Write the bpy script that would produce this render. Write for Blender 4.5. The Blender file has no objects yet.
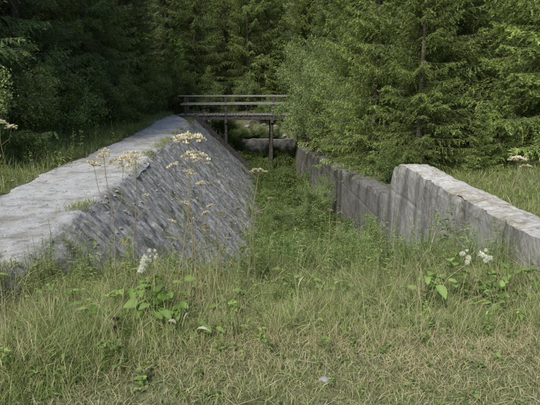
import bpy, math, random
import numpy as np
from mathutils import Vector
rng=np.random.default_rng(7); random.seed(7)
S=bpy.context.scene
# ---------------------------------------------------------------- helpers
_T=np.random.default_rng(3).random((256,256))
def vn(x,y,s=1.0,o=0):
    x=np.asarray(x,float)*s+o*17.3+1000; y=np.asarray(y,float)*s+o*9.1+1000
    xi=np.floor(x).astype(int); yi=np.floor(y).astype(int); fx=x-xi; fy=y-yi
    fx=fx*fx*(3-2*fx); fy=fy*fy*(3-2*fy)
    a=_T[xi%256,yi%256];b=_T[(xi+1)%256,yi%256];c=_T[xi%256,(yi+1)%256];d=_T[(xi+1)%256,(yi+1)%256]
    return (a*(1-fx)+b*fx)*(1-fy)+(c*(1-fx)+d*fx)*fy
def fbm(x,y,s=1.0,o=0,n=4):
    t=0;a=.5;tot=0
    for i in range(n):
        t=t+a*vn(x,y,s*2**i,o+i);tot+=a;a*=.5
    return t/tot-.5
def sm(a,b,x):
    t=np.clip((np.asarray(x,float)-a)/(b-a),0,1);return t*t*(3-2*t)
class MB:
    def __init__(s): s.v=[];s.t=[];s.c=[];s.m=[];s.n=0
    def add(s,v,t,c,m=0):
        v=np.asarray(v,float).reshape(-1,3);t=np.asarray(t,int).reshape(-1,3)
        c=np.asarray(c,float)
        if c.ndim==1: c=np.tile(c,(len(v),1))
        s.v.append(v);s.t.append(t+s.n);s.c.append(c);s.m.append(np.full(len(t),m));s.n+=len(v)
    def mesh(s,name,mats,smooth=False):
        v=np.concatenate(s.v);t=np.concatenate(s.t);c=np.concatenate(s.c);m=np.concatenate(s.m)
        me=bpy.data.meshes.new(name)
        me.vertices.add(len(v));me.vertices.foreach_set("co",v.astype(np.float32).ravel())
        me.loops.add(len(t)*3);me.loops.foreach_set("vertex_index",t.astype(np.int32).ravel())
        me.polygons.add(len(t));me.polygons.foreach_set("loop_start",np.arange(0,len(t)*3,3,dtype=np.int32))
        try: me.polygons.foreach_set("loop_total",np.full(len(t),3,dtype=np.int32))
        except Exception: pass
        for mt in mats: me.materials.append(mt)
        me.polygons.foreach_set("material_index",m.astype(np.int32))
        me.polygons.foreach_set("use_smooth",np.full(len(t),smooth))
        at=me.color_attributes.new("Col","FLOAT_COLOR","POINT")
        cc=np.ones((len(v),4),np.float32);cc[:,:3]=np.clip(c,0,1);at.data.foreach_set("color",cc.ravel())
        me.update(calc_edges=True);return me
    def obj(s,name,mats,smooth=False,parent=None):
        return link(name,s.mesh(name,mats,smooth),parent)
def link(name,me,parent=None,loc=None,rotz=0,sc=None):
    o=bpy.data.objects.new(name,me);S.collection.objects.link(o)
    if loc is not None:o.location=loc
    o.rotation_euler[2]=rotz
    if sc is not None:o.scale=sc
    if parent:o.parent=parent
    return o
def nrm(a): return a/np.maximum(np.linalg.norm(a,axis=-1,keepdims=True),1e-9)
def blades(mb,base,d,L,W,bend,col,tipcol=None,m=0):
    N=len(base);L=L[:,None];W=W[:,None];bend=bend[:,None]
    side=nrm(np.cross(d,nrm(rng.normal(size=(N,3)))))
    hd=d.copy();hd[:,2]=0;hd=nrm(hd+1e-4)
    def p(t): return base+d*L*t+(hd*.7-np.array([0,0,.75]))*bend*L*t*t
    a=p(.0);b=p(.5);c=p(1.)
    v=np.stack([a-side*W*.4,a+side*W*.4,b-side*W*.5,b+side*W*.5,c],1)
    i=np.arange(N)[:,None]*5
    t=np.stack([i+[0,1,3],i+[0,3,2],i+[2,3,4]],1)
    tc=col if tipcol is None else tipcol
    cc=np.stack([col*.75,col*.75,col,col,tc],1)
    mb.add(v,t,cc.reshape(-1,3),m)
def rhombi(mb,base,ax,nr,L,W,col,m=0):
    N=len(base);L=np.broadcast_to(L,(N,))[:,None];W=np.broadcast_to(W,(N,))[:,None]
    sd=nrm(np.cross(ax,nr));up=nrm(np.cross(sd,ax))
    v=np.stack([base,base+ax*L*.5+sd*W*.5+up*W*.12,base+ax*L,base+ax*L*.5-sd*W*.5+up*W*.12],1)
    i=np.arange(N)[:,None]*4
    t=np.stack([i+[0,1,2],i+[0,2,3]],1)
    mb.add(v,t,np.repeat(col,4,axis=0),m)
def tris(mb,base,ax,nr,L,W,col,m=0):
    N=len(base);L=np.broadcast_to(L,(N,))[:,None];W=np.broadcast_to(W,(N,))[:,None]
    sd=nrm(np.cross(ax,nr))
    v=np.stack([base-sd*W*.5,base+sd*W*.5,base+ax*L],1)
    t=np.arange(N*3).reshape(-1,3)
    mb.add(v,t,np.repeat(col,3,axis=0),m)
def bigleaves(mb,base,ax,L,W,curl,col,m=0):
    N=len(base);up=np.tile(np.array([0,0,1.]),(N,1))+rng.normal(size=(N,3))*.25
    sd=nrm(np.cross(ax,up));nr=nrm(np.cross(sd,ax));L=L[:,None];W=W[:,None];curl=curl[:,None]
    ts=[0,.15,.4,.7,.9,1.];ws=[.1,.75,1,.72,.35,.0];vs=[];cs=[]
    for t,w in zip(ts,ws):
        c=base+ax*L*t-np.array([0,0,1.])*curl*L*t*t
        wob=1+rng.normal(size=(N,1))*.12
        vs+= [c-sd*W*.5*w*wob+nr*W*w*.16,c,c+sd*W*.5*w*wob+nr*W*w*.16]
        cs+= [col,col*1.2,col]
    v=np.stack(vs,1);i=np.arange(N)[:,None]*18;T=[]
    for k in range(5):
        for j in range(2):
            a=k*3+j;T+= [i+[a,a+1,a+4],i+[a,a+4,a+3]]
    mb.add(v,np.stack(T,1),np.stack(cs,1).reshape(-1,3),m)
def tubes(mb,A,B,ra,rb,col,m=0,ns=4):
    A=np.asarray(A,float).reshape(-1,3);B=np.asarray(B,float).reshape(-1,3);N=len(A)
    ra=np.broadcast_to(ra,(N,))[:,None];rb=np.broadcast_to(rb,(N,))[:,None]
    d=nrm(B-A);ref=np.tile(np.array([.13,.95,.2]),(N,1));s=nrm(np.cross(d,ref));u=np.cross(s,d);vs=[]
    for k in range(ns):
        a=2*math.pi*k/ns;o=s*math.cos(a)+u*math.sin(a);vs+=[A+o*ra,B+o*rb]
    v=np.stack(vs,1);i=np.arange(N)[:,None]*(2*ns);T=[]
    for k in range(ns):
        a=2*k;b=2*((k+1)%ns);T+=[i+[a,b,b+1],i+[a,b+1,a+1]]
    c=np.asarray(col,float)
    if c.ndim==2:c=np.repeat(c,2*ns,axis=0)
    mb.add(v,np.stack(T,1),c,m)
def cvar(N,c0,c1,j=.15):
    t=rng.random((N,1));c=np.array(c0)*(1-t)+np.array(c1)*t
    return np.clip(c*(1+rng.normal(size=(N,1))*j),.003,1)
def sheet(name,X,Y,Z,mats,smooth=True,close=False):
    r,c=X.shape;mb=MB();idx=np.arange(r*c).reshape(r,c)
    a=idx[:-1,:-1].ravel();b=idx[:-1,1:].ravel();cc=idx[1:,1:].ravel();d=idx[1:,:-1].ravel()
    mb.add(np.stack([X.ravel(),Y.ravel(),Z.ravel()],1),np.concatenate([np.stack([a,b,cc],1),np.stack([a,cc,d],1)]),[1,1,1])
    return mb.obj(name,mats,smooth)
# ---------------------------------------------------------------- materials
def mat(name):
    m=bpy.data.materials.new(name);m.use_nodes=True;nt=m.node_tree
    b=nt.nodes["Principled BSDF"];b.inputs["Roughness"].default_value=.9
    b.inputs["Specular IOR Level"].default_value=.1
    return m,nt,b
def noise(nt,vec,scale,detail=6,rough=.6):
    n=nt.nodes.new("ShaderNodeTexNoise");n.inputs["Scale"].default_value=scale
    n.inputs["Detail"].default_value=detail;n.inputs["Roughness"].default_value=rough
    nt.links.new(vec,n.inputs["Vector"]);return n.outputs["Fac"]
def ramp(nt,fac,stops):
    r=nt.nodes.new("ShaderNodeValToRGB");e=r.color_ramp.elements
    while len(e)<len(stops):e.new(.5)
    for i,(p,c) in enumerate(stops):
        e[i].position=p;e[i].color=(c[0],c[1],c[2],1) if not isinstance(c,(int,float)) else (c,c,c,1)
    nt.links.new(fac,r.inputs[0]);return r.outputs[0]
def mix(nt,fac,a,b,mode='MIX'):
    n=nt.nodes.new("ShaderNodeMix");n.data_type='RGBA';n.blend_type=mode
    for s,v in ((n.inputs[0],fac),(n.inputs[6],a),(n.inputs[7],b)):
        if isinstance(v,(int,float)): s.default_value=v
        elif isinstance(v,tuple): s.default_value=(v[0],v[1],v[2],1)
        else: nt.links.new(v,s)
    return n.outputs[2]
def pos(nt,sc=(1,1,1)):
    g=nt.nodes.new("ShaderNodeNewGeometry");mp=nt.nodes.new("ShaderNodeMapping");mp.inputs["Scale"].default_value=sc
    nt.links.new(g.outputs["Position"],mp.inputs["Vector"]);return mp.outputs[0]
def bump(nt,b,h,st,dist):
    n=nt.nodes.new("ShaderNodeBump");n.inputs["Strength"].default_value=st;n.inputs["Distance"].default_value=dist
    nt.links.new(h,n.inputs["Height"]);nt.links.new(n.outputs[0],b.inputs["Normal"])
def foliage(name,trans=.3,objvar=.35):
    m=bpy.data.materials.new(name);m.use_nodes=True;nt=m.node_tree
    nt.nodes.remove(nt.nodes["Principled BSDF"])
    b=nt.nodes.new("ShaderNodeBsdfDiffuse");at=nt.nodes.new("ShaderNodeAttribute");at.attribute_name="Col"
    src=at.outputs["Color"]
    if objvar>0:
        oi=nt.nodes.new("ShaderNodeObjectInfo")
        mr=nt.nodes.new("ShaderNodeMapRange");mr.inputs[3].default_value=1-objvar;mr.inputs[4].default_value=1+objvar
        nt.links.new(oi.outputs["Random"],mr.inputs[0])
        vm=nt.nodes.new("ShaderNodeVectorMath");vm.operation='SCALE'
        nt.links.new(src,vm.inputs[0]);nt.links.new(mr.outputs[0],vm.inputs["Scale"]);src=vm.outputs[0]
    nt.links.new(src,b.inputs["Color"])
    tr=nt.nodes.new("ShaderNodeBsdfTranslucent")
    tc=mix(nt,1.0,src,(1.3,1.25,.7),'MULTIPLY');nt.links.new(tc,tr.inputs[0])
    ms=nt.nodes.new("ShaderNodeMixShader");ms.inputs[0].default_value=trans
    nt.links.new(b.outputs[0],ms.inputs[1]);nt.links.new(tr.outputs[0],ms.inputs[2])
    nt.links.new(ms.outputs[0],nt.nodes["Material Output"].inputs[0]);return m
M_leaf=foliage("foliage",.35,0.0);M_needle=foliage("spruce_needles",.35,.25)
M_vc,nt,b=mat("dry_stem");at=nt.nodes.new("ShaderNodeAttribute");at.attribute_name="Col";nt.links.new(at.outputs[0],b.inputs[0])
M_bark,nt,b=mat("bark");p=pos(nt,(1,1,.25));f=noise(nt,p,22)
nt.links.new(ramp(nt,f,[(.3,(.05,.04,.03)),(.7,(.18,.15,.125))]),b.inputs[0]);bump(nt,b,f,.8,.03)
M_gr,nt,b=mat("ground_soil_grass");p=pos(nt)
f1=noise(nt,p,.9);f2=noise(nt,p,14)
c1=ramp(nt,f2,[(.3,(.08,.075,.04)),(.55,(.17,.165,.085)),(.75,(.27,.25,.14))])
c2=ramp(nt,f2,[(.3,(.06,.08,.03)),(.6,(.12,.16,.06)),(.8,(.19,.21,.09))])
nt.links.new(mix(nt,ramp(nt,f1,[(.4,0.),(.6,1.)]),c1,c2),b.inputs[0]);bump(nt,b,f2,.9,.05)
M_path,nt,b=mat("gravel_path_surface");p=pos(nt)
f=noise(nt,p,1.1,9,.72);g=noise(nt,p,45,6,.75);h=noise(nt,p,6,7,.75)
ca=ramp(nt,g,[(.3,(.38,.375,.365)),(.5,(.55,.545,.53)),(.72,(.68,.67,.655))])
cb=ramp(nt,g,[(.3,(.20,.19,.14)),(.7,(.40,.38,.31))])
c=mix(nt,ramp(nt,f,[(.49,0.),(.60,.8)]),ca,cb)
c=mix(nt,ramp(nt,h,[(.37,.7),(.46,0.)]),c,(.20,.195,.165))
nt.links.new(c,b.inputs[0])
mm=nt.nodes.new("ShaderNodeMath");mm.operation='ADD';nt.links.new(g,mm.inputs[0]);nt.links.new(h,mm.inputs[1])
bump(nt,b,mm.outputs[0],.8,.035)
M_rev,nt,b=mat("stone_slope");p=pos(nt);ps=pos(nt,(.30,1.7,.30))
n1=noise(nt,p,1.3,9,.75);n2=noise(nt,p,24,6,.78);n3=noise(nt,ps,1.8,7,.75);n4=noise(nt,p,5,9,.8)
c=ramp(nt,n2,[(.28,(.19,.186,.18)),(.5,(.32,.315,.305)),(.72,(.46,.455,.445))])
c=mix(nt,ramp(nt,n3,[(.40,.65),(.52,0.)]),c,(.15,.147,.135))
c=mix(nt,ramp(nt,n4,[(.54,0.),(.64,.6)]),c,(.50,.495,.48))
c=mix(nt,ramp(nt,n4,[(.37,.8),(.45,0.)]),c,(.10,.098,.08))
c=mix(nt,ramp(nt,n1,[(.53,0.),(.60,.75)]),c,(.15,.155,.08))
nt.links.new(c,b.inputs[0])
mm=nt.nodes.new("ShaderNodeMath");mm.operation='ADD';nt.links.new(n2,mm.inputs[0]);nt.links.new(n4,mm.inputs[1])
bump(nt,b,mm.outputs[0],.7,.035)
M_wall,nt,b=mat("old_concrete");p=pos(nt);pz=pos(nt,(1.0,1.0,.22));
st=noise(nt,pz,1.9,8,.72);n2=noise(nt,p,14,9,.76);n1=noise(nt,p,1.1,9,.74);n5=noise(nt,p,3.5,9,.78)
c=ramp(nt,n2,[(.3,(.28,.265,.24)),(.5,(.40,.385,.35)),(.72,(.52,.50,.46))])
c=mix(nt,ramp(nt,n5,[(.38,.6),(.48,0.)]),c,(.22,.205,.175))
c=mix(nt,ramp(nt,st,[(.40,.75),(.52,0.)]),c,(.13,.125,.105))
c=mix(nt,ramp(nt,n1,[(.52,0.),(.61,.7)]),c,(.14,.145,.08))
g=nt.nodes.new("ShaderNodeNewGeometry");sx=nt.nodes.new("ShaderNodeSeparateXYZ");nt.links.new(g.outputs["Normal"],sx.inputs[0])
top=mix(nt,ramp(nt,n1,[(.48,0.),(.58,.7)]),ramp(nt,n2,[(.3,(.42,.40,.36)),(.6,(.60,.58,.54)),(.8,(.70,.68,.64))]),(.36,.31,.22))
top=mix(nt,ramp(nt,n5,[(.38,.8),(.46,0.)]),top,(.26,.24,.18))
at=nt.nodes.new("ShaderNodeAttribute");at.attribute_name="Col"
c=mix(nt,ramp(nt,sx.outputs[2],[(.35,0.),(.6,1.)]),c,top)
c=mix(nt,1.0,c,at.outputs[0],'MULTIPLY')
nt.links.new(c,b.inputs[0]);bump(nt,b,n2,.8,.04)
M_wood,nt,b=mat("weathered_wood");tc=nt.nodes.new("ShaderNodeTexCoord");mp=nt.nodes.new("ShaderNodeMapping");mp.inputs["Scale"].default_value=(1,9,9)
nt.links.new(tc.outputs["Object"],mp.inputs[0]);f=noise(nt,mp.outputs[0],4,6,.7)
nt.links.new(ramp(nt,f,[(.3,(.12,.11,.10)),(.55,(.25,.235,.22)),(.75,(.40,.38,.36))]),b.inputs[0]);bump(nt,b,f,.5,.01)
M_wdark,nt,b=mat("dark_timber");p=pos(nt);f=noise(nt,p,9)
nt.links.new(ramp(nt,f,[(.3,(.035,.03,.027)),(.7,(.11,.10,.09))]),b.inputs[0]);bump(nt,b,f,.5,.01)
M_rock,nt,b=mat("rubble_rock");p=pos(nt);f=noise(nt,p,7,8,.7)
nt.links.new(ramp(nt,f,[(.3,(.16,.155,.14)),(.5,(.30,.29,.27)),(.75,(.46,.45,.43))]),b.inputs[0]);bump(nt,b,f,.7,.04)
# ---------------------------------------------------------------- terrain
XW=3.0
def H(x,y):
    x=np.asarray(x,float);y=np.asarray(y,float)
    fl=-.045*np.clip(y-9,0,20)
    prof=(-2.4+fl)*np.clip((x+2.1)/2.5,0,1)-.10*sm(-2.2,-2.0,x)
    prof=np.maximum(prof,-2.4+fl-.1)
    fill=-.15*np.clip(y-2.9,0,2.4)-.75*np.clip(y-5.3,0,9)
    fend=-3.3+.62*np.clip(y-30.5,0,9)
    ch=np.maximum(prof,np.maximum(fill,np.minimum(fend,0)))
    inch=sm(-2.25,-2.05,x)
    rb=-.12-.38*sm(9.9,10.8,y)-.05*np.clip(y-10,0,16)*(1-sm(4,8,x))+.3*sm(3.6,9,x)
    rb=np.where(y<3,rb*sm(0,3,y),rb)
    z=ch*inch
    z=np.where(x>XW+.3,rb,z)
    z=z+.16*np.clip(-x-4.2,0,40)*sm(3,9,y)
    z=z+.10*np.clip(x-9,0,40)
    z=z+.30*np.clip(y-40,0,60)
    amp=.10*sm(4.0,6,np.abs(x+0.0))+.03
    return z+fbm(x,y,.45,2)*amp*2+fbm(x,y,2.2,5)*.04
def grade(lo,hi,step,far,g=1.16):
    a=list(np.arange(lo,hi+1e-6,step));s=step;L=[];v=lo
    while v>-far: s*=g;v-=s;L.append(v)
    R=[];s=step;v=hi
    while v<far: s*=g;v+=s;R.append(v)
    return np.array(L[::-1]+a+R)
gx=grade(-6,6,.09,500);gy=grade(1,33,.11,500)
X,Y=np.meshgrid(gx,gy)
sheet("ground",X,Y,H(X,Y),[M_gr])
# path (ends in the near meadow, bends left at the far end)
py_=np.arange(4.0,40,.07);pt=np.linspace(0,1,44)
cx=-2.95-.0*py_-np.clip(py_-22,0,20)**1.5*.07
wl=.82+fbm(py_,py_*0,.7,3)*.65+fbm(py_,py_*0,3,4)*.3;wr=.93+fbm(py_,py_*0,1.1,15)*.22
PX=(cx-wl)[:,None]*(1-pt)+(cx+wr)[:,None]*pt;PY=np.tile(py_[:,None],(1,44))
PZ=H(np.minimum(PX,-2.3),PY)+.05*sm(0,.10,pt)[None,:]-.015+fbm(PX,PY,5,4)*.035-.10*sm(.93,1,pt)[None,:]+.02*sm(.75,.93,pt)[None,:]-.14*(1-sm(4.0,4.9,PY+fbm(PX,PY,2,9)*.8))
sheet("gravel_path",PX,PY,PZ,[M_path])
# revetment slope
sy=np.arange(4.2,25.3,.04);ss=np.arange(-.28,2.9,.035)
RX,RY=np.meshgrid(-2.1+ss,sy)
RZ=-np.clip(RX+2.1,0,9)*.97
rough=np.abs(fbm(RX,RY,1.2,11,5))*.16+fbm(RX,RY,9,12,3)*.10+fbm(RX,RY,3,18,3)*.08+(vn(RX*.25,RY,.8,24)-.5)*.12
fade=sm(-2.38,-1.95,RX)
RZ=RZ+rough*fade+ .05-.09*(1-fade)-.22*(1-sm(4.5,5.6,RY))
RX=RX+fbm(RX*0,RY,1.1,15)*.22*(1-sm(-2,-.8,RX))+fbm(RX,RY,5,15)*.06
sheet("stone_slope_revetment",RX,RY,RZ,[M_rev],smooth=False)
def box(mb,c,s,col=(1,1,1),rot=0,m=0,ry=0,bv=.08):
    V=[]
    import bmesh
    bm=bmesh.new();bmesh.ops.create_cube(bm,size=1)
    for v in bm.verts: v.co=Vector((v.co.x*s[0],v.co.y*s[1],v.co.z*s[2]))
    bmesh.ops.bevel(bm,geom=list(bm.edges),offset=min(s)*bv,segments=1,affect='EDGES')
    bmesh.ops.triangulate(bm,faces=list(bm.faces))
    cr,sr=math.cos(rot),math.sin(rot);cy,sy2=math.cos(ry),math.sin(ry)
    bm.verts.ensure_lookup_table()
    for v in bm.verts:
        x,y,z=v.co;x,z=x*cy+z*sy2,-x*sy2+z*cy;x,y=x*cr-y*sr,x*sr+y*cr
        V.append((x+c[0],y+c[1],z+c[2]))
    T=[[v.index for v in f.verts] for f in bm.faces];bm.free()
    mb.add(V,T,col,m)
mb=MB();box(mb,(-.62,25.4,-1.25),(4.3,.26,.28),ry=math.radians(43.8));mb.obj("slope_edge_beam",[M_wdark])
# ---------------------------------------------------------------- concrete wall
wy=np.arange(1.5,27,.04)
topz=.17+.05*sm(7,9.8,wy)-(.70)*sm(9.95,10.45,wy)-.052*np.clip(wy-10.2,0,20)+fbm(wy,wy*0,1.0,31)*.04+fbm(wy,wy*0,7,32)*.035
topz-= .13*sm(9.3,10.0,wy)*vn(wy,wy*0,4,7)
topz-= .10*np.maximum(0,fbm(wy,wy*0,2.2,36,3)*2-.3)
th=.60-.1*sm(10,11,wy)
nz=64;nt_=14;rows=[];cols=[]
for i in range(nz):
    f=i/(nz-1);z=-3.3+(topz+3.3)*f
    x=XW-.05*(1-f)
    d=fbm(wy,z,.8,40)*.03+fbm(wy,z,8,41)*.018
    seam=np.exp(-(((wy-.4)%2.1-1.05)/.03)**2)*.022
    lift=np.exp(-(((z+.75)%.8-.4)/.025)**2)*.010
    d=d+.05*sm(.97,1,f)*vn(wy,wy*0,6,3)
    d=d+.09*np.maximum(0,fbm(wy,z,2.6,48,4)*2-.42)
    rows.append(np.stack([x+d+seam+lift,wy,z*np.ones_like(wy)],1))
    k=1-.28*np.exp(-(((wy-.4)%2.1-1.05)/.04)**2)
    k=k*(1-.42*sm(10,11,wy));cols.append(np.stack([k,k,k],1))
for i in range(1,nt_+1):
    f=i/nt_;x=XW+th*f
    z=topz+fbm(wy,x,3,44)*.05+fbm(wy,x,12,45)*.05+.02*math.sin(f*3.14)-.05*sm(.8,1,f)
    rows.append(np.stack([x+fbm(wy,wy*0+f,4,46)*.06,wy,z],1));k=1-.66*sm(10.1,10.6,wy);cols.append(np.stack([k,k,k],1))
for i in range(1,5):
    rows.append(np.stack([XW+th+.02*i+0*wy,wy,topz-.35*i],1));cols.append(np.ones((len(wy),3)))
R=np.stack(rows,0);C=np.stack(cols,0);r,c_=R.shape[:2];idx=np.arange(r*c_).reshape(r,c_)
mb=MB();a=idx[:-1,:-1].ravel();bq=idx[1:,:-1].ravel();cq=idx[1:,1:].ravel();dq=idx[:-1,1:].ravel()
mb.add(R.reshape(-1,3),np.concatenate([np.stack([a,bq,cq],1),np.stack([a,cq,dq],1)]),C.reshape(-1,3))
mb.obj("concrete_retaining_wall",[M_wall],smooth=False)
sxx=np.arange(-2.4,3.6,.06);rows=[]
for z in np.linspace(-3.4,-1.55,26): rows.append(np.stack([sxx,31.6+fbm(sxx,sxx*0+z,2,60)*.2,sxx*0+z+fbm(sxx,sxx*0,1.5,61)*.15],1))
for q in (.15,.3,.45): rows.append(np.stack([sxx,31.6+q+sxx*0,sxx*0-1.55+fbm(sxx,sxx*0,1.5,61)*.15],1))
R=np.stack(rows,0);r,c_=R.shape[:2];idx=np.arange(r*c_).reshape(r,c_);mb=MB();a=idx[:-1,:-1].ravel();bq=idx[1:,:-1].ravel();cq=idx[1:,1:].ravel();dq=idx[:-1,1:].ravel()
mb.add(R.reshape(-1,3),np.concatenate([np.stack([a,dq,cq],1),np.stack([a,cq,bq],1)]),[.6,.6,.6]);mb.obj("concrete_sill",[M_wall])
# ---------------------------------------------------------------- footbridge
br=bpy.data.objects.new("wooden_footbridge",None);S.collection.objects.link(br)
BY0,BY1=28.6,29.9
mb=MB()
for i in range(44):
    x=-3.2+i*.155;box(mb,(x,(BY0+BY1)/2+rng.normal()*.02,.09+rng.normal()*.004),(.135,1.45,.05),rot=rng.normal()*.01)
mb.obj("deck_planks",[M_wood],parent=br)
mb=MB()
for y in (BY0+.05,(BY0+BY1)/2,BY1-.05): box(mb,(.2,y,-.06),(6.9,.16,.24))
mb.obj("stringers",[M_wdark],parent=br)
mb=MB()
for y in (BY0-.04,BY1+.04):
    for x in (-2.85,-.72,1.85,3.3): box(mb,(x,y,.42),(.10,.10,1.26),rot=rng.normal()*.03,m=0)
mb.obj("railing_posts",[M_wdark],parent=br)
mb=MB()
for k,y in enumerate((BY0-.04,BY1+.04)):
    box(mb,(.2,y,1.08),(6.8,.15,.05),ry=.004*(1-2*k));box(mb,(.2,y-.09,.68),(6.6,.04,.09),ry=-.004)
mb.obj("handrails",[M_wood],parent=br)
mb=MB()
for x in (-.72,1.75):
    for y in (BY0+.08,BY1-.08): tubes(mb,[[x,y,-3.6]],[[x,y,-.18]],.085,.08,[1,1,1],ns=10)
    box(mb,(x,(BY0+BY1)/2,-.27),(.16,1.5,.16))
mb.obj("trestle_posts",[M_wdark],parent=br)
def rocks(name,P,R,mt,flat=.7):
    import bmesh
    bm=bmesh.new();bmesh.ops.create_icosphere(bm,subdivisions=2,radius=1)
    bv=np.array([v.co[:] for v in bm.verts]);bt=np.array([[v.index for v in f.verts] for f in bm.faces]);bm.free();mb=MB()
    for p,r in zip(P,R):
        n=rng.normal(size=(5,3));n=nrm(n);v=bv.copy()
        for q in n:
            d=v@q;l=.55+rng.random()*.25;v=v-np.outer(np.clip(d-l,0,9),q)
        v=v*np.array([1,.8+rng.random()*.4,flat])*r*(1+rng.normal(size=(len(v),1))*.03)
        a=rng.random()*6.28;v=v@np.array([[math.cos(a),math.sin(a),0],[-math.sin(a),math.cos(a),0],[0,0,1]])
        mb.add(v+p,bt,[1,1,1])
    return mb.obj(name,[mt])
n=260;x=rng.uniform(-2.2,3,n);y=rng.uniform(25.8,35.4,n);rocks("rubble",np.stack([x,y,H(x,y)],1),rng.uniform(.05,.24,n),M_rock)
n=1500;y=rng.uniform(4.6,25,n);x=rng.uniform(-3.8,-2.0,n);rocks("path_stones",np.stack([x,y,H(np.minimum(x,-2.3),y)+.03],1),rng.uniform(.007,.02,n)*(1+(rng.random(n)<.06)*1.4),M_rock)
n=260;y=rng.uniform(5.5,25,n);x=-2.1+rng.random(n)**1.5*2.4;rocks("slope_stones",np.stack([x,y,-(x+2.1)*.96+.05],1),rng.uniform(.012,.035,n),M_rock)
rocks("pale_stone",np.array([[.47,2.72,.022],[-.9,3.2,.02]]),np.array([.034,.022]),M_rock)
# ---------------------------------------------------------------- grass
def grass(name,x,y,L,W,c0,c1,lean=.35,bend=.5,straw=.15,zoff=0,sc=((.40,.36,.20),(.56,.52,.33))):
    n=len(x);az=rng.uniform(0,6.283,n)+0;ln=np.abs(rng.normal(size=n))*lean
    d=nrm(np.stack([np.cos(az)*ln,np.sin(az)*ln,np.ones(n)],1))
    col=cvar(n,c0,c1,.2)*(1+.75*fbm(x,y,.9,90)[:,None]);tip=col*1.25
    s=rng.random(n)<straw*(.3+1.4*vn(x,y,1.3,91));col[s]=cvar(s.sum(),sc[0],sc[1],.15);tip[s]=col[s]
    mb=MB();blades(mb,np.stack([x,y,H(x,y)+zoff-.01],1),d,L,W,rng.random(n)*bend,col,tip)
    return mb.obj(name,[M_leaf])
def ym(x): return 3.1+np.where(x<0,.55,.20)*x
def clear(x,y):
    return ~((x>-3.75+fbm(y,y*0,.7,3)*-.6)&(x<-2.05)&(y>4.75+fbm(x,y,2,9)*.8))&~((x>XW-.05)&(x<XW+.62))
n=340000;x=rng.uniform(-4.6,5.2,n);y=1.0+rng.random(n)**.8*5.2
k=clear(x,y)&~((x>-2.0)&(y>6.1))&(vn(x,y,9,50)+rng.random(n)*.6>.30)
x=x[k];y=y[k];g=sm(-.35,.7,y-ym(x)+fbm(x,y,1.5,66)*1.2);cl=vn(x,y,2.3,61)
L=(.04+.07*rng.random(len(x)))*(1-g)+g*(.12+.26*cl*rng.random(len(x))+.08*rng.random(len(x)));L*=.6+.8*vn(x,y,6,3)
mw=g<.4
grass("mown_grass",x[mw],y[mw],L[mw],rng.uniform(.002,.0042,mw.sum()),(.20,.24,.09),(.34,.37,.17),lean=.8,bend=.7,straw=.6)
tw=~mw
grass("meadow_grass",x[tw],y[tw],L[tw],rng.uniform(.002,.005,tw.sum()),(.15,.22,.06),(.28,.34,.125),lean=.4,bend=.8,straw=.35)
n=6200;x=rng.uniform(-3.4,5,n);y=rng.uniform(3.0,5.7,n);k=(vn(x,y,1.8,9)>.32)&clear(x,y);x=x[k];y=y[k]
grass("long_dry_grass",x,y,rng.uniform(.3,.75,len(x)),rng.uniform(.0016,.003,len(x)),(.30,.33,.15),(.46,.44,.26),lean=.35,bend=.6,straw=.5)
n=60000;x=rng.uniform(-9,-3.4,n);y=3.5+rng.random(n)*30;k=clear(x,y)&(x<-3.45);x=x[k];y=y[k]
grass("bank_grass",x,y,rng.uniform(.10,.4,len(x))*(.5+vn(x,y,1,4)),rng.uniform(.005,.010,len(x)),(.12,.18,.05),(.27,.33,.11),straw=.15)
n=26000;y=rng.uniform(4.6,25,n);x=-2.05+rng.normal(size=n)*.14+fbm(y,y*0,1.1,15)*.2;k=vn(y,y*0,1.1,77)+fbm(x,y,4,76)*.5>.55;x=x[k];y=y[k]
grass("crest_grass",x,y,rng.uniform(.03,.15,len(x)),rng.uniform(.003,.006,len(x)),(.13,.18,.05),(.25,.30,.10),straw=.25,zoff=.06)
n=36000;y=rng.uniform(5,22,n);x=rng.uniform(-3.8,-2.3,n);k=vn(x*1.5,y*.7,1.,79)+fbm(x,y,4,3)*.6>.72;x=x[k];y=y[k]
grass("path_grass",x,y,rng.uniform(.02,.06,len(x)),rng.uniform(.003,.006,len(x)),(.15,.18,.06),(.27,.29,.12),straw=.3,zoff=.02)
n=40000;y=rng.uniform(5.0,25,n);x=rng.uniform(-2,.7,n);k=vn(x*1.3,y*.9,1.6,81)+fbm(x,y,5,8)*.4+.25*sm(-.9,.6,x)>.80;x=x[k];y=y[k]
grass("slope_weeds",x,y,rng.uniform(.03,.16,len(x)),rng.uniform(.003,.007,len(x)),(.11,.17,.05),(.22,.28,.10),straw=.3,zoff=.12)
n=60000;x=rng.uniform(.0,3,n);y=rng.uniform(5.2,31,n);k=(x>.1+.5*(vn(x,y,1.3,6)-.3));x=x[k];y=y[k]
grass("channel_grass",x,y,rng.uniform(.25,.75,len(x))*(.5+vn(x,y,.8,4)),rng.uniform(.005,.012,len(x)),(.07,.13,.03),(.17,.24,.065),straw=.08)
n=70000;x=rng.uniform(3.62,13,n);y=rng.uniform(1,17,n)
grass("right_meadow_grass",x,y,rng.uniform(.06,.26,n)*(.4+vn(x,y,1,4)),rng.uniform(.004,.009,n),(.18,.25,.065),(.33,.39,.13),straw=.25)
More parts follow.
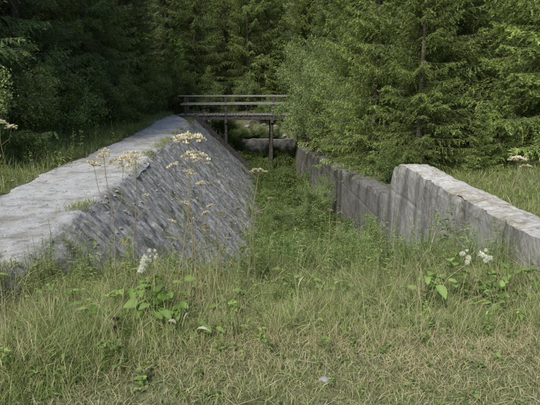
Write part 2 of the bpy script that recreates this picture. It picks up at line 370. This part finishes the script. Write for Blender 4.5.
# ---------------------------------------------------------------- herbs
def herbs(name,x,y,h,c0,c1,leafL=.07,leafW=.02,dens=22,stemc=(.22,.23,.10)):
    mb=MB();n=len(x);z=H(x,y)
    for i in range(n):
        az=rng.random()*6.28;ln=rng.random()*.25;top=np.array([math.cos(az)*ln,math.sin(az)*ln,1])*h[i];b0=np.array([x[i],y[i],z[i]])
        m=b0+top*.5+rng.normal(size=3)*.02
        tubes(mb,[b0,m],[m,b0+top],[.0035,.0025],[.0025,.0012],stemc,m=0,ns=3)
        k=max(5,int(dens*h[i]));t=rng.uniform(.12,1,k);P=np.where(t[:,None]<.5,b0+(m-b0)*t[:,None]*2,m+(b0+top-m)*(t[:,None]*2-1))
        a=rng.uniform(0,6.28,k);d=nrm(np.stack([np.cos(a),np.sin(a),rng.uniform(.0,.9,k)],1));s=1.15-.6*t;q=rng.uniform(.7,1.35)
        bigleaves(mb,P,d,leafL*s*q*rng.uniform(.7,1.3,k),leafW*s*q*rng.uniform(.8,1.2,k),rng.uniform(.1,.6,k),cvar(k,c0,c1,.15)*rng.uniform(.75,1.2))
    return mb.obj(name,[M_leaf])
n=1150;x=rng.uniform(-3.6,4.6,n);y=rng.uniform(3.3,5.7,n);k=clear(x,y)&(y>ym(x)+.3)&(vn(x,y,1.5,22)>.22)&(x<2.95);x=x[k];y=y[k]
herbs("tall_weeds",x,y,rng.uniform(.16,.50,len(x))*(.7+.6*vn(x,y,2,23))*(.75+.25*sm(3.5,5,y)),(.14,.20,.065),(.27,.33,.13),.06,.013,dens=38)
n=260;x=rng.uniform(-2.3,2.9,n);y=rng.uniform(4.7,6.3,n);k=clear(x,y)&(vn(x,y,1.1,25)+.2*(x>.1)>.40)&((x>.1)|(y<5.5));x=x[k];y=y[k]
herbs("willowherb",x,y,rng.uniform(.4,.8,len(x))*(.85+.45*(x>.1)*sm(5,6,y)),(.16,.23,.07),(.28,.34,.14),.085,.014,dens=56)
n=460;x=rng.uniform(-2.6,3,n);y=rng.uniform(2.7,5.2,n);k=(y>ym(x)-.1);x=x[k];y=y[k]
herbs("broadleaf_weeds",x,y,rng.uniform(.06,.22,len(x)),(.14,.21,.05),(.26,.34,.11),.05,.03,dens=60)
n=300;x=rng.uniform(-2.4,3.4,n);y=rng.uniform(1.6,3.6,n)
herbs("clover_patches",x,y,rng.uniform(.03,.07,n),(.13,.20,.06),(.22,.30,.10),.035,.026,dens=110)
n=330;x=rng.uniform(.2,2.95,n);y=rng.uniform(6.2,27,n)
herbs("channel_weeds",x,y,rng.uniform(.6,1.5,n),(.09,.15,.04),(.20,.27,.09),.14,.032,dens=42)
n=260;x=rng.uniform(-5.5,-3.6,n);y=rng.uniform(6,27,n)
herbs("bank_weeds",x,y,rng.uniform(.15,.7,n),(.13,.18,.055),(.27,.33,.13),.10,.03,dens=36)
n=170;x=rng.uniform(3.6,7,n);y=rng.uniform(4,13,n)
herbs("wallside_weeds",x,y,rng.uniform(.12,.42,n),(.14,.21,.05),(.28,.34,.12),.09,.025,dens=30)
n=260;x=rng.uniform(-2.4,3.2,n);y=rng.uniform(26,36,n)
herbs("weir_weeds",x,y,rng.uniform(.3,.9,n),(.16,.17,.11),(.29,.30,.20),.13,.03,dens=34,stemc=(.3,.28,.2))
def rosette(name,x,y,n,L,c0,c1,wr=.62,h=.25):
    mb=MB();z=float(H(x,y));a=rng.uniform(0,6.28,n);hh=rng.uniform(.3,1,n)*h
    b0=np.tile([x,y,z],(n,1));r=rng.uniform(.03,.20,n)
    e=b0+np.stack([np.cos(a)*r,np.sin(a)*r,hh],1);tubes(mb,b0,e,.003,.0025,(.18,.2,.08),ns=3)
    d=nrm(np.stack([np.cos(a),np.sin(a),rng.uniform(-.1,.6,n)],1));l=rng.uniform(.45,1.15,n)*L
    bigleaves(mb,e,d,l,l*wr,rng.uniform(.1,.7,n),cvar(n,c0,c1,.15));return mb.obj(name,[M_leaf],smooth=True)
G0,G1=(.13,.22,.05),(.26,.37,.11)
for (x,y,n,L,h) in [(-.55,3.75,30,.14,.38),(-.85,3.9,26,.13,.36),(-.7,3.6,18,.11,.26),(-1.0,3.7,14,.11,.26),(-.35,3.5,10,.10,.16),(-.15,3.9,12,.10,.25),(1.55,4.1,24,.12,.34),(1.85,4.2,26,.13,.36),(2.35,4.2,24,.13,.34),(2.1,3.9,14,.10,.22),(2.7,4.3,18,.12,.3),(.95,4.3,16,.10,.26),(.5,4.5,16,.1,.28),(-1.6,4.2,20,.1,.24),(-2.2,4.3,22,.1,.24),(-2.5,4.4,22,.11,.24),(-2.9,4.4,18,.11,.22),(-2.0,3.9,12,.09,.14),(2.6,3.6,8,.07,.08),(-1.2,2.9,6,.06,.05)]:
    rosette("broadleaf_plant",x,y,n,L,G0,G1,h=h)
def umbel(name,x,y,h,heads,col0,col1,r=.11,lean=(0,0),stem=(.34,.29,.17),leaves=2,nr=20):
    mb=MB();b0=np.array([x,y,float(H(x,y))]);top=np.array([x+lean[0],y+lean[1],h]);ph=rng.random()*6
    P=[b0+(top-b0)*t+np.array([math.sin(t*6+ph)*.022,math.cos(t*5+ph)*.01,0])*math.sin(t*3.14) for t in np.linspace(0,1,11)]
    tubes(mb,P[:-1],P[1:],np.linspace(.006,.003,10),np.linspace(.0055,.0028,10),stem,ns=6)
    tips=[(top,r)]
    for (t,dx,dy,dz,rr) in heads:
        s=b0+(top-b0)*t;e=s+np.array([dx,dy,dz]);m=(s+e)/2+np.array([dx*.25,dy*.2,-abs(dz)*.12])
        tubes(mb,[s,m],[m,e],[.003,.0025],[.0025,.0018],stem,ns=5);tips.append((e,rr))
    for (e,rr) in tips:
        k=nr;a=np.arange(k)*2.4+rng.random();q=np.sqrt((np.arange(k)+.5)/k);tilt=rng.normal(size=2)*.25
        E=e+np.stack([np.cos(a)*q*rr,np.sin(a)*q*rr,rr*.55*(1-.5*q*q)+ (np.cos(a)*tilt[0]+np.sin(a)*tilt[1])*q*rr],1)+rng.normal(size=(k,3))*rr*.10
        tubes(mb,np.tile(e,(k,1)),E,.0011,.0008,stem,ns=3)
        for p in E:
            m=30;d=rng.normal(size=(m,3));d[:,2]=np.abs(d[:,2])*.7;d=nrm(d)
            B=p+d*rr*.10*rng.random((m,1))
            rhombi(mb,B,d,nrm(rng.normal(size=(m,3))),rr*rng.uniform(.10,.26),rr*.11,cvar(m,col0,col1,.2)*rng.uniform(.8,1.1))
    for _ in range(leaves):
        t=rng.uniform(.1,.5);s=b0+(top-b0)*t;a=rng.random()*6.28;d=np.array([math.cos(a),math.sin(a),.15]);l=rng.uniform(.08,.16)
        k=9;dd=nrm(d+rng.normal(size=(k,3))*.5-np.array([0,0,.3]));u=rng.uniform(.3,1,k)[:,None]
        tubes(mb,[s],[s+d*l],.002,.0012,(.2,.2,.08),ns=3)
        bigleaves(mb,s+d*l*u,dd,rng.uniform(.03,.07,k),rng.uniform(.01,.02,k),np.full(k,.6),cvar(k,(.16,.17,.05),(.34,.28,.12)))
    return mb.obj(name,[M_leaf])
CR0,CR1=(.60,.53,.40),(.86,.81,.70)
umbel("dry_hogweed",-.42,4.05,1.25,[(.82,.06,-.08,.13,.095),(.62,-.12,.0,.36,.045),(.5,.16,.05,.2,.03)],CR0,CR1,.12,(.03,0))
umbel("dry_hogweed",-.50,4.15,1.0,[(.6,.13,0,.38,.05),(.5,-.1,0,.2,.03)],CR0,CR1,.05,(.10,0))
umbel("dry_hogweed",-.30,3.95,.8,[(.6,.10,0,.3,.03)],CR0,CR1,.035,(-.12,0))
umbel("dry_hogweed",-1.05,4.3,1.12,[(.7,-.10,.0,.33,.055),(.6,.12,.05,.45,.10)],CR0,CR1,.06,(-.05,0))
umbel("dry_hogweed",-.95,4.5,1.08,[(.6,.1,0,.2,.03)],CR0,CR1,.085,(.06,0))
umbel("dry_hogweed",.02,4.5,.94,[(.7,.14,.0,.12,.03),(.55,-.12,.05,.2,.03)],(.42,.36,.26),(.75,.7,.56),.065,(.14,0))
umbel("dry_hogweed",-.22,4.3,.62,[(.7,.1,.0,.18,.03),(.5,-.1,.02,.3,.035)],(.30,.24,.15),(.52,.46,.32),.04,(.05,0))
umbel("dry_hogweed",.1,4.7,.62,[(.7,.05,.0,.18,.025)],(.30,.24,.15),(.52,.46,.32),.03,(.05,0))
umbel("dry_hogweed",3.95,7.2,.62,[(.6,.12,0,.2,.08)],CR0,CR1,.12,(0,0))
umbel("dry_hogweed",-4.75,8.2,1.30,[(.7,.15,0,.2,.1)],(.35,.2,.14),(.55,.36,.25),.15,(0,0))
umbel("dry_hogweed",.78,4.7,.55,[(.6,.1,0,.2,.03)],(.25,.2,.13),(.5,.44,.3),.03,(.05,0))
umbel("dry_hogweed",-4.4,10.0,1.0,[(.6,.2,0,.3,.1)],CR0,CR1,.12,(0,0))
def fluff(name,x,y,z,r,c0=(.65,.65,.6),c1=(.85,.85,.82)):
    mb=MB();zg=float(H(x,y));P=[np.array([x+.03*math.sin(t*3),y,zg+(z-zg)*t]) for t in np.linspace(0,1,5)]
    tubes(mb,P[:-1],P[1:],.004,.003,(.2,.2,.1),ns=4)
    for c in range(6):
        cc=P[-1]+rng.normal(size=3)*r*.8;k=260;d=nrm(rng.normal(size=(k,3)));rhombi(mb,np.tile(cc,(k,1)),d,nrm(rng.normal(size=(k,3))),r*rng.uniform(.15,.8,k)*rng.uniform(.5,1.1),r*.06,cvar(k,c0,c1,.06))
    k=10;a=rng.uniform(0,6.28,k);d=nrm(np.stack([np.cos(a),np.sin(a),np.full(k,.4)],1));t=rng.random((k,1))
    bigleaves(mb,P[0]+(P[-1]-P[0])*t,d,np.full(k,.11),np.full(k,.025),np.full(k,.4),cvar(k,(.12,.18,.04),(.2,.27,.08)))
    return mb.obj(name,[M_leaf])
fluff("thistle_seedhead",-.79,4.0,.30,.05);fluff("thistle_seedhead",1.90,4.1,.28,.04);fluff("thistle_seedhead",2.06,4.1,.31,.045);fluff("thistle_seedhead",-.72,4.05,.36,.03)
fluff("thistle_seedhead",-.85,3.3,.14,.035,(.06,.045,.03),(.16,.13,.1))
mb=MB()
P=np.array([[-.40,3.30,.10],[.48,4.2,-.0],[-.32,3.35,.05],[.85,4.3,.0],[1.9,4.1,.05],[-.45,3.35,.1]]);D=nrm(np.array([[.22,0,1],[.3,0,1.],[.6,-.2,.5],[-.3,0,1],[.9,0,.8],[-.5,0,.7]]))
bigleaves(mb,P,D,np.array([.18,.18,.14,.15,.18,.1]),np.array([.06,.03,.05,.035,.035,.045]),np.array([.4,.4,.6,.3,.4,.6]),cvar(6,(.45,.42,.31),(.58,.54,.42),.05));mb.obj("withered_leaves",[M_leaf])
mb=MB();n=110;x=rng.uniform(-2.5,3,n);y=rng.uniform(2.3,3.9,n);a=rng.uniform(0,3.14,n);l=rng.uniform(.04,.16,n);z=H(x,y)
tubes(mb,np.stack([x,y,z+.02],1),np.stack([x+np.cos(a)*l,y+np.sin(a)*l,z+.03+rng.random(n)*.05],1),.0025,.001,cvar(n,(.2,.17,.12),(.4,.36,.28)),ns=4);mb.obj("dead_twigs",[M_vc])
# ---------------------------------------------------------------- trees
def spruce(seed,Ht,R,c0,c1,cb=.03,gap=1.0):
    global rng
    keep=rng;rng=np.random.default_rng(seed);mb=MB()
    zs=np.linspace(0,Ht,14);P=np.stack([np.sin(zs*.4+seed)*.05,np.cos(zs*.33)*.05,zs],1);rr=.013*Ht*(1-zs/Ht)**.9+.01
    tubes(mb,P[:-1],P[1:],rr[:-1],rr[1:],(1,1,1),m=1,ns=9)
    z=Ht*cb+.2
    while z<Ht-.15:
        t=z/Ht;nb=int(rng.integers(6,9))
        for k in range(nb):
            az=rng.random()*6.28;L=R*(1-t)**.75*rng.uniform(.5,1.15)*(.75+.25*min(1,t*6+.3))+.12
            zz=z+rng.uniform(-.15,.15)
            dh=np.array([math.cos(az),math.sin(az),0]);dp=np.array([-dh[1],dh[0],0])
            dr=rng.uniform(.28,.6)*(1-t)+(-.35)*t;upc=rng.uniform(.12,.3)
            bc=rng.uniform(.65,1.35)
            def sp(s): s=np.asarray(s)[:,None];return np.array([0,0,zz])+dh*L*s+np.array([0,0,1.])*L*(-dr*s+upc*s*s)+dp*L*.06*np.sin(s*4+az)
            q=sp(np.linspace(0,1,5));tubes(mb,q[:-1],q[1:],np.linspace(.016,.006,4)*(L/2+.3),np.linspace(.013,.003,4)*(L/2+.3),(1,1,1),m=1,ns=3)
            n=max(5,int(L/.085*gap));s=np.linspace(.10,1,n)+rng.normal(size=n)*.01;p=sp(s)
            for sgn in (1,-1):
                keepm=rng.random(n)<.9;pp=p[keepm];s2=s[keepm];m=len(pp)
                if m==0: continue
                tl=np.clip(.42*L*(1.08-s2)**.8,.10,.55)*rng.uniform(.5,1.15,m)
                td=nrm(dh*rng.uniform(.35,.8,(m,1))+dp*sgn*rng.uniform(.45,1,(m,1))+np.array([0,0,1.])*rng.uniform(-.75,.1,(m,1)))
                J=11;u=np.linspace(.05,1,J)[None,:,None]
                c=pp[:,None,:]+td[:,None,:]*tl[:,None,None]*u-np.array([0,0,.3])*(tl[:,None,None]*u*u)
                c=c.reshape(-1,3);tdr=np.repeat(td,J,axis=0);M=len(c)
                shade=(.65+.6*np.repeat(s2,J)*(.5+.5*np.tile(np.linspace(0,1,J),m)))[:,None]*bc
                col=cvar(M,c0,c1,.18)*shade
                for w in range(2):
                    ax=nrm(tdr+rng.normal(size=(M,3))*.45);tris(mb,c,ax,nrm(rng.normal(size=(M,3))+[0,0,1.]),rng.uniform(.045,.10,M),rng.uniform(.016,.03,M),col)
        z+=rng.uniform(.18,.32)*(Ht/11)**.4*(1.1 if t<.5 else .8)
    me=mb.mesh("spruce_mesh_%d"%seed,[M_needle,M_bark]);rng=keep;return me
SP=[spruce(1,12,2.5,(.14,.195,.075),(.28,.35,.12)),spruce(2,10,2.2,(.17,.235,.075),(.33,.40,.13)),spruce(3,14,2.7,(.12,.17,.08),(.22,.28,.12)),  # third mesh: darker needles carry the left forest's shade in their colour
    spruce(4,5,1.3,(.18,.26,.08),(.34,.42,.14))]
def shrub(seed,h,r,nl,c0,c1,ll=.07,lw=.028,nst=26):
    global rng
    keep=rng;rng=np.random.default_rng(seed);mb=MB();C=[]
    for i in range(nst):
        a=rng.random()*6.28;q=rng.random()**.6*r;top=np.array([math.cos(a)*q,math.sin(a)*q,h*rng.uniform(.35,1.1)*(1-.35*(q/r)**2)])
        p0=np.array([math.cos(a),math.sin(a),0])*.15*r;m=p0+(top-p0)*.5+rng.normal(size=3)*.12+np.array([0,0,.12*h])
        tubes(mb,[p0,m],[m,top],[.022,.014],[.014,.005],(1,1,1),m=1,ns=4)
        for j in range(9):
            t=rng.uniform(.25,1.05);b=(p0*(1-t)+top*t)+np.array([0,0,.12*h*math.sin(min(t,1)*3.14)]);e=b+rng.normal(size=3)*np.array([.28,.28,.25])*r*.6
            tubes(mb,[b],[e],.007,.003,(1,1,1),m=1,ns=3);C.append((b,e))
    C2=np.array(C);k=rng.integers(0,len(C2),nl);t=rng.random((nl,1))**.6
    P=C2[k,0]*(1-t)+C2[k,1]*t+rng.normal(size=(nl,3))*.06*r;P[:,2]=np.abs(P[:,2])
    ax=nrm(rng.normal(size=(nl,3))+[0,0,-.1]);nr=nrm(rng.normal(size=(nl,3))+[0,0,1.])
    br_=rng.uniform(.6,1.3,len(C2))[k][:,None]
    rhombi(mb,P,ax,nr,rng.uniform(.6,1.2,nl)*ll,rng.uniform(.8,1.2,nl)*lw,cvar(nl,c0,c1,.15)*br_)
    me=mb.mesh("shrub_mesh_%d"%seed,[M_needle,M_bark]);rng=keep;return me
SW=shrub(11,3.8,1.6,36000,(.17,.23,.09),(.30,.38,.16),.085,.022,32)
SD=shrub(12,2.4,1.4,20000,(.14,.21,.07),(.27,.34,.13),.08,.04)
SL=shrub(13,1.3,.9,12000,(.11,.17,.05),(.22,.29,.10),.08,.03)
def put(me,name,x,y,sc=1,parent=None,dz=0):
    r=random.random()*6.28
    return link(name,me,parent,(x,y,float(H(x,y))-.08+dz),r,(sc*random.uniform(.93,1.07),sc*random.uniform(.93,1.07),sc*random.uniform(.92,1.08)))
near=[(5.3,14.8,0,1.0),(3.95,15.4,1,.72),(4.5,13.0,1,.66),(4.4,18.6,1,1.0),(7.7,12.7,1,1.1),(6.9,17.2,0,1),(5.4,23,0,.95),(9.8,15.8,0,1),(11.6,13.6,1,1),(8.6,20.5,0,1),(6.7,27,1,1),(5.4,32,0,.9),
 (-6.9,11.8,2,.95),(-7.3,14.4,2,1),(-6.8,17.4,2,.9),(-7.4,20.6,0,1),(-6.6,23.8,2,.95),(-6.8,27.3,0,.9),(-6.4,31,2,.9),(-9.3,16,2,1),(-9.5,12.5,2,1),(-9.6,20,0,1),(-9.2,24.5,2,1),(-9.4,29,0,1)]
for x,y,i,s in near: put(SP[i],"spruce_tree",x,y,s)
for x,y,s in [(-3.9,33.8,1.0),(6.3,12.4,.5),(9.0,11.6,.6),(-5.4,30.5,.9),(2.4,35.2,.9),(10.5,11.5,.7),(5.6,11.9,.35)]: put(SP[3],"young_spruce",x,y,s)
for x,y,s in [(3.8,17.3,.85),(3.65,20.0,1.15),(3.4,22.8,1.3),(3.7,25.8,1.4),(1.75,8.3,.42),(2.45,10.6,.5),(1.3,11.2,.38),(1.1,14,.42),(2.3,15.5,.5)]: put(SW,"willow_bush",x,y,s)
for x,y,s in [(-5.6,10.6,.8),(-5.6,13.6,.9),(-5.5,16.6,.85),(-5.2,20,.8),(-5.2,24,.85),(-4.6,27.5,.9),(-3.9,31.5,1.0),(.2,36,.9),(-2.2,35,.9),(1.8,34.5,.7),(4.2,30,1),(-1,33.8,.6)]: put(SD,"leafy_shrub",x,y,s)
for x,y,s in [(2.5,12.5,.8),(2.6,14,.9),(2.4,18,1.),(2.5,22,1.1),(1.8,25.5,.9),(1.2,22.5,.8),(1.2,19,.8),(3.75,12.2,.6),(-4.7,9,.5),(-4.6,12,.55),(-4.5,22,.7),(-.3,27.5,.7),(.6,31,.9),(-1.4,30.8,.9),(1.9,29.9,.9),(2.6,8.9,.6),(1.5,16,.7),(2.0,32.8,.8),(0,32.8,.8),(-1.5,32.8,.7),(1,33,.8),(1.0,30.6,1.2),(-.6,31,1.),(2.4,31,1.2)]: put(SL,"low_bush",x,y,s)
ff=bpy.data.objects.new("distant_forest",None);S.collection.objects.link(ff)
pts=[]
random.seed(5)
for row,y in enumerate((37.5,41.5,46,52,60)):
    sp=3.0+row*.3;x=-26-row*2
    while x<28+row*2:
        pts.append((x+random.uniform(-.9,.9),y+random.uniform(-1.3,1.3)));x+=sp
for y in range(6,36,4):
    for x in (-13,-17): pts.append((x+random.uniform(-1,1),y+random.uniform(-1,1)+4))
    for x in (13.5,17.5,21.5): pts.append((x+random.uniform(-1,1),y+random.uniform(-1,1)+5))
for i,(x,y) in enumerate(pts): put(SP[random.choice((0,1,0,1,2)) if x>-5 else random.choice((2,0,2))],"spruce",x,y,random.uniform(.9,1.25),parent=ff)  # left side draws mostly the mesh with shade painted into its needles
# ---------------------------------------------------------------- light, camera
sun_dir=Vector((-.46,-.82,.0)).normalized();el=math.radians(46)
d=Vector((sun_dir.x*math.cos(el),sun_dir.y*math.cos(el),math.sin(el)))
sl=bpy.data.lights.new("sun","SUN");sl.energy=4.5;sl.angle=math.radians(16.0);sl.color=(1,.96,.90)
so=bpy.data.objects.new("sun",sl);S.collection.objects.link(so);so.rotation_euler=d.to_track_quat('Z','Y').to_euler()
w=bpy.data.worlds.new("World");S.world=w;w.use_nodes=True;nt=w.node_tree;bg=nt.nodes["Background"]
sk=nt.nodes.new("ShaderNodeTexSky");sk.sky_type='NISHITA';sk.sun_disc=False;sk.sun_elevation=el;sk.sun_rotation=math.atan2(d.x,d.y)
nt.links.new(sk.outputs[0],bg.inputs[0]);bg.inputs[1].default_value=.15
cam=bpy.data.cameras.new("camera");cam.lens=35;cam.sensor_width=36;cam.clip_end=2000
co=bpy.data.objects.new("camera",cam);S.collection.objects.link(co);co.location=(0,0,1.7)
co.rotation_euler=(math.radians(90-12.7),0,math.radians(-3.3));S.camera=co
S.view_settings.view_transform='Standard';S.view_settings.look='None';S.view_settings.exposure=0
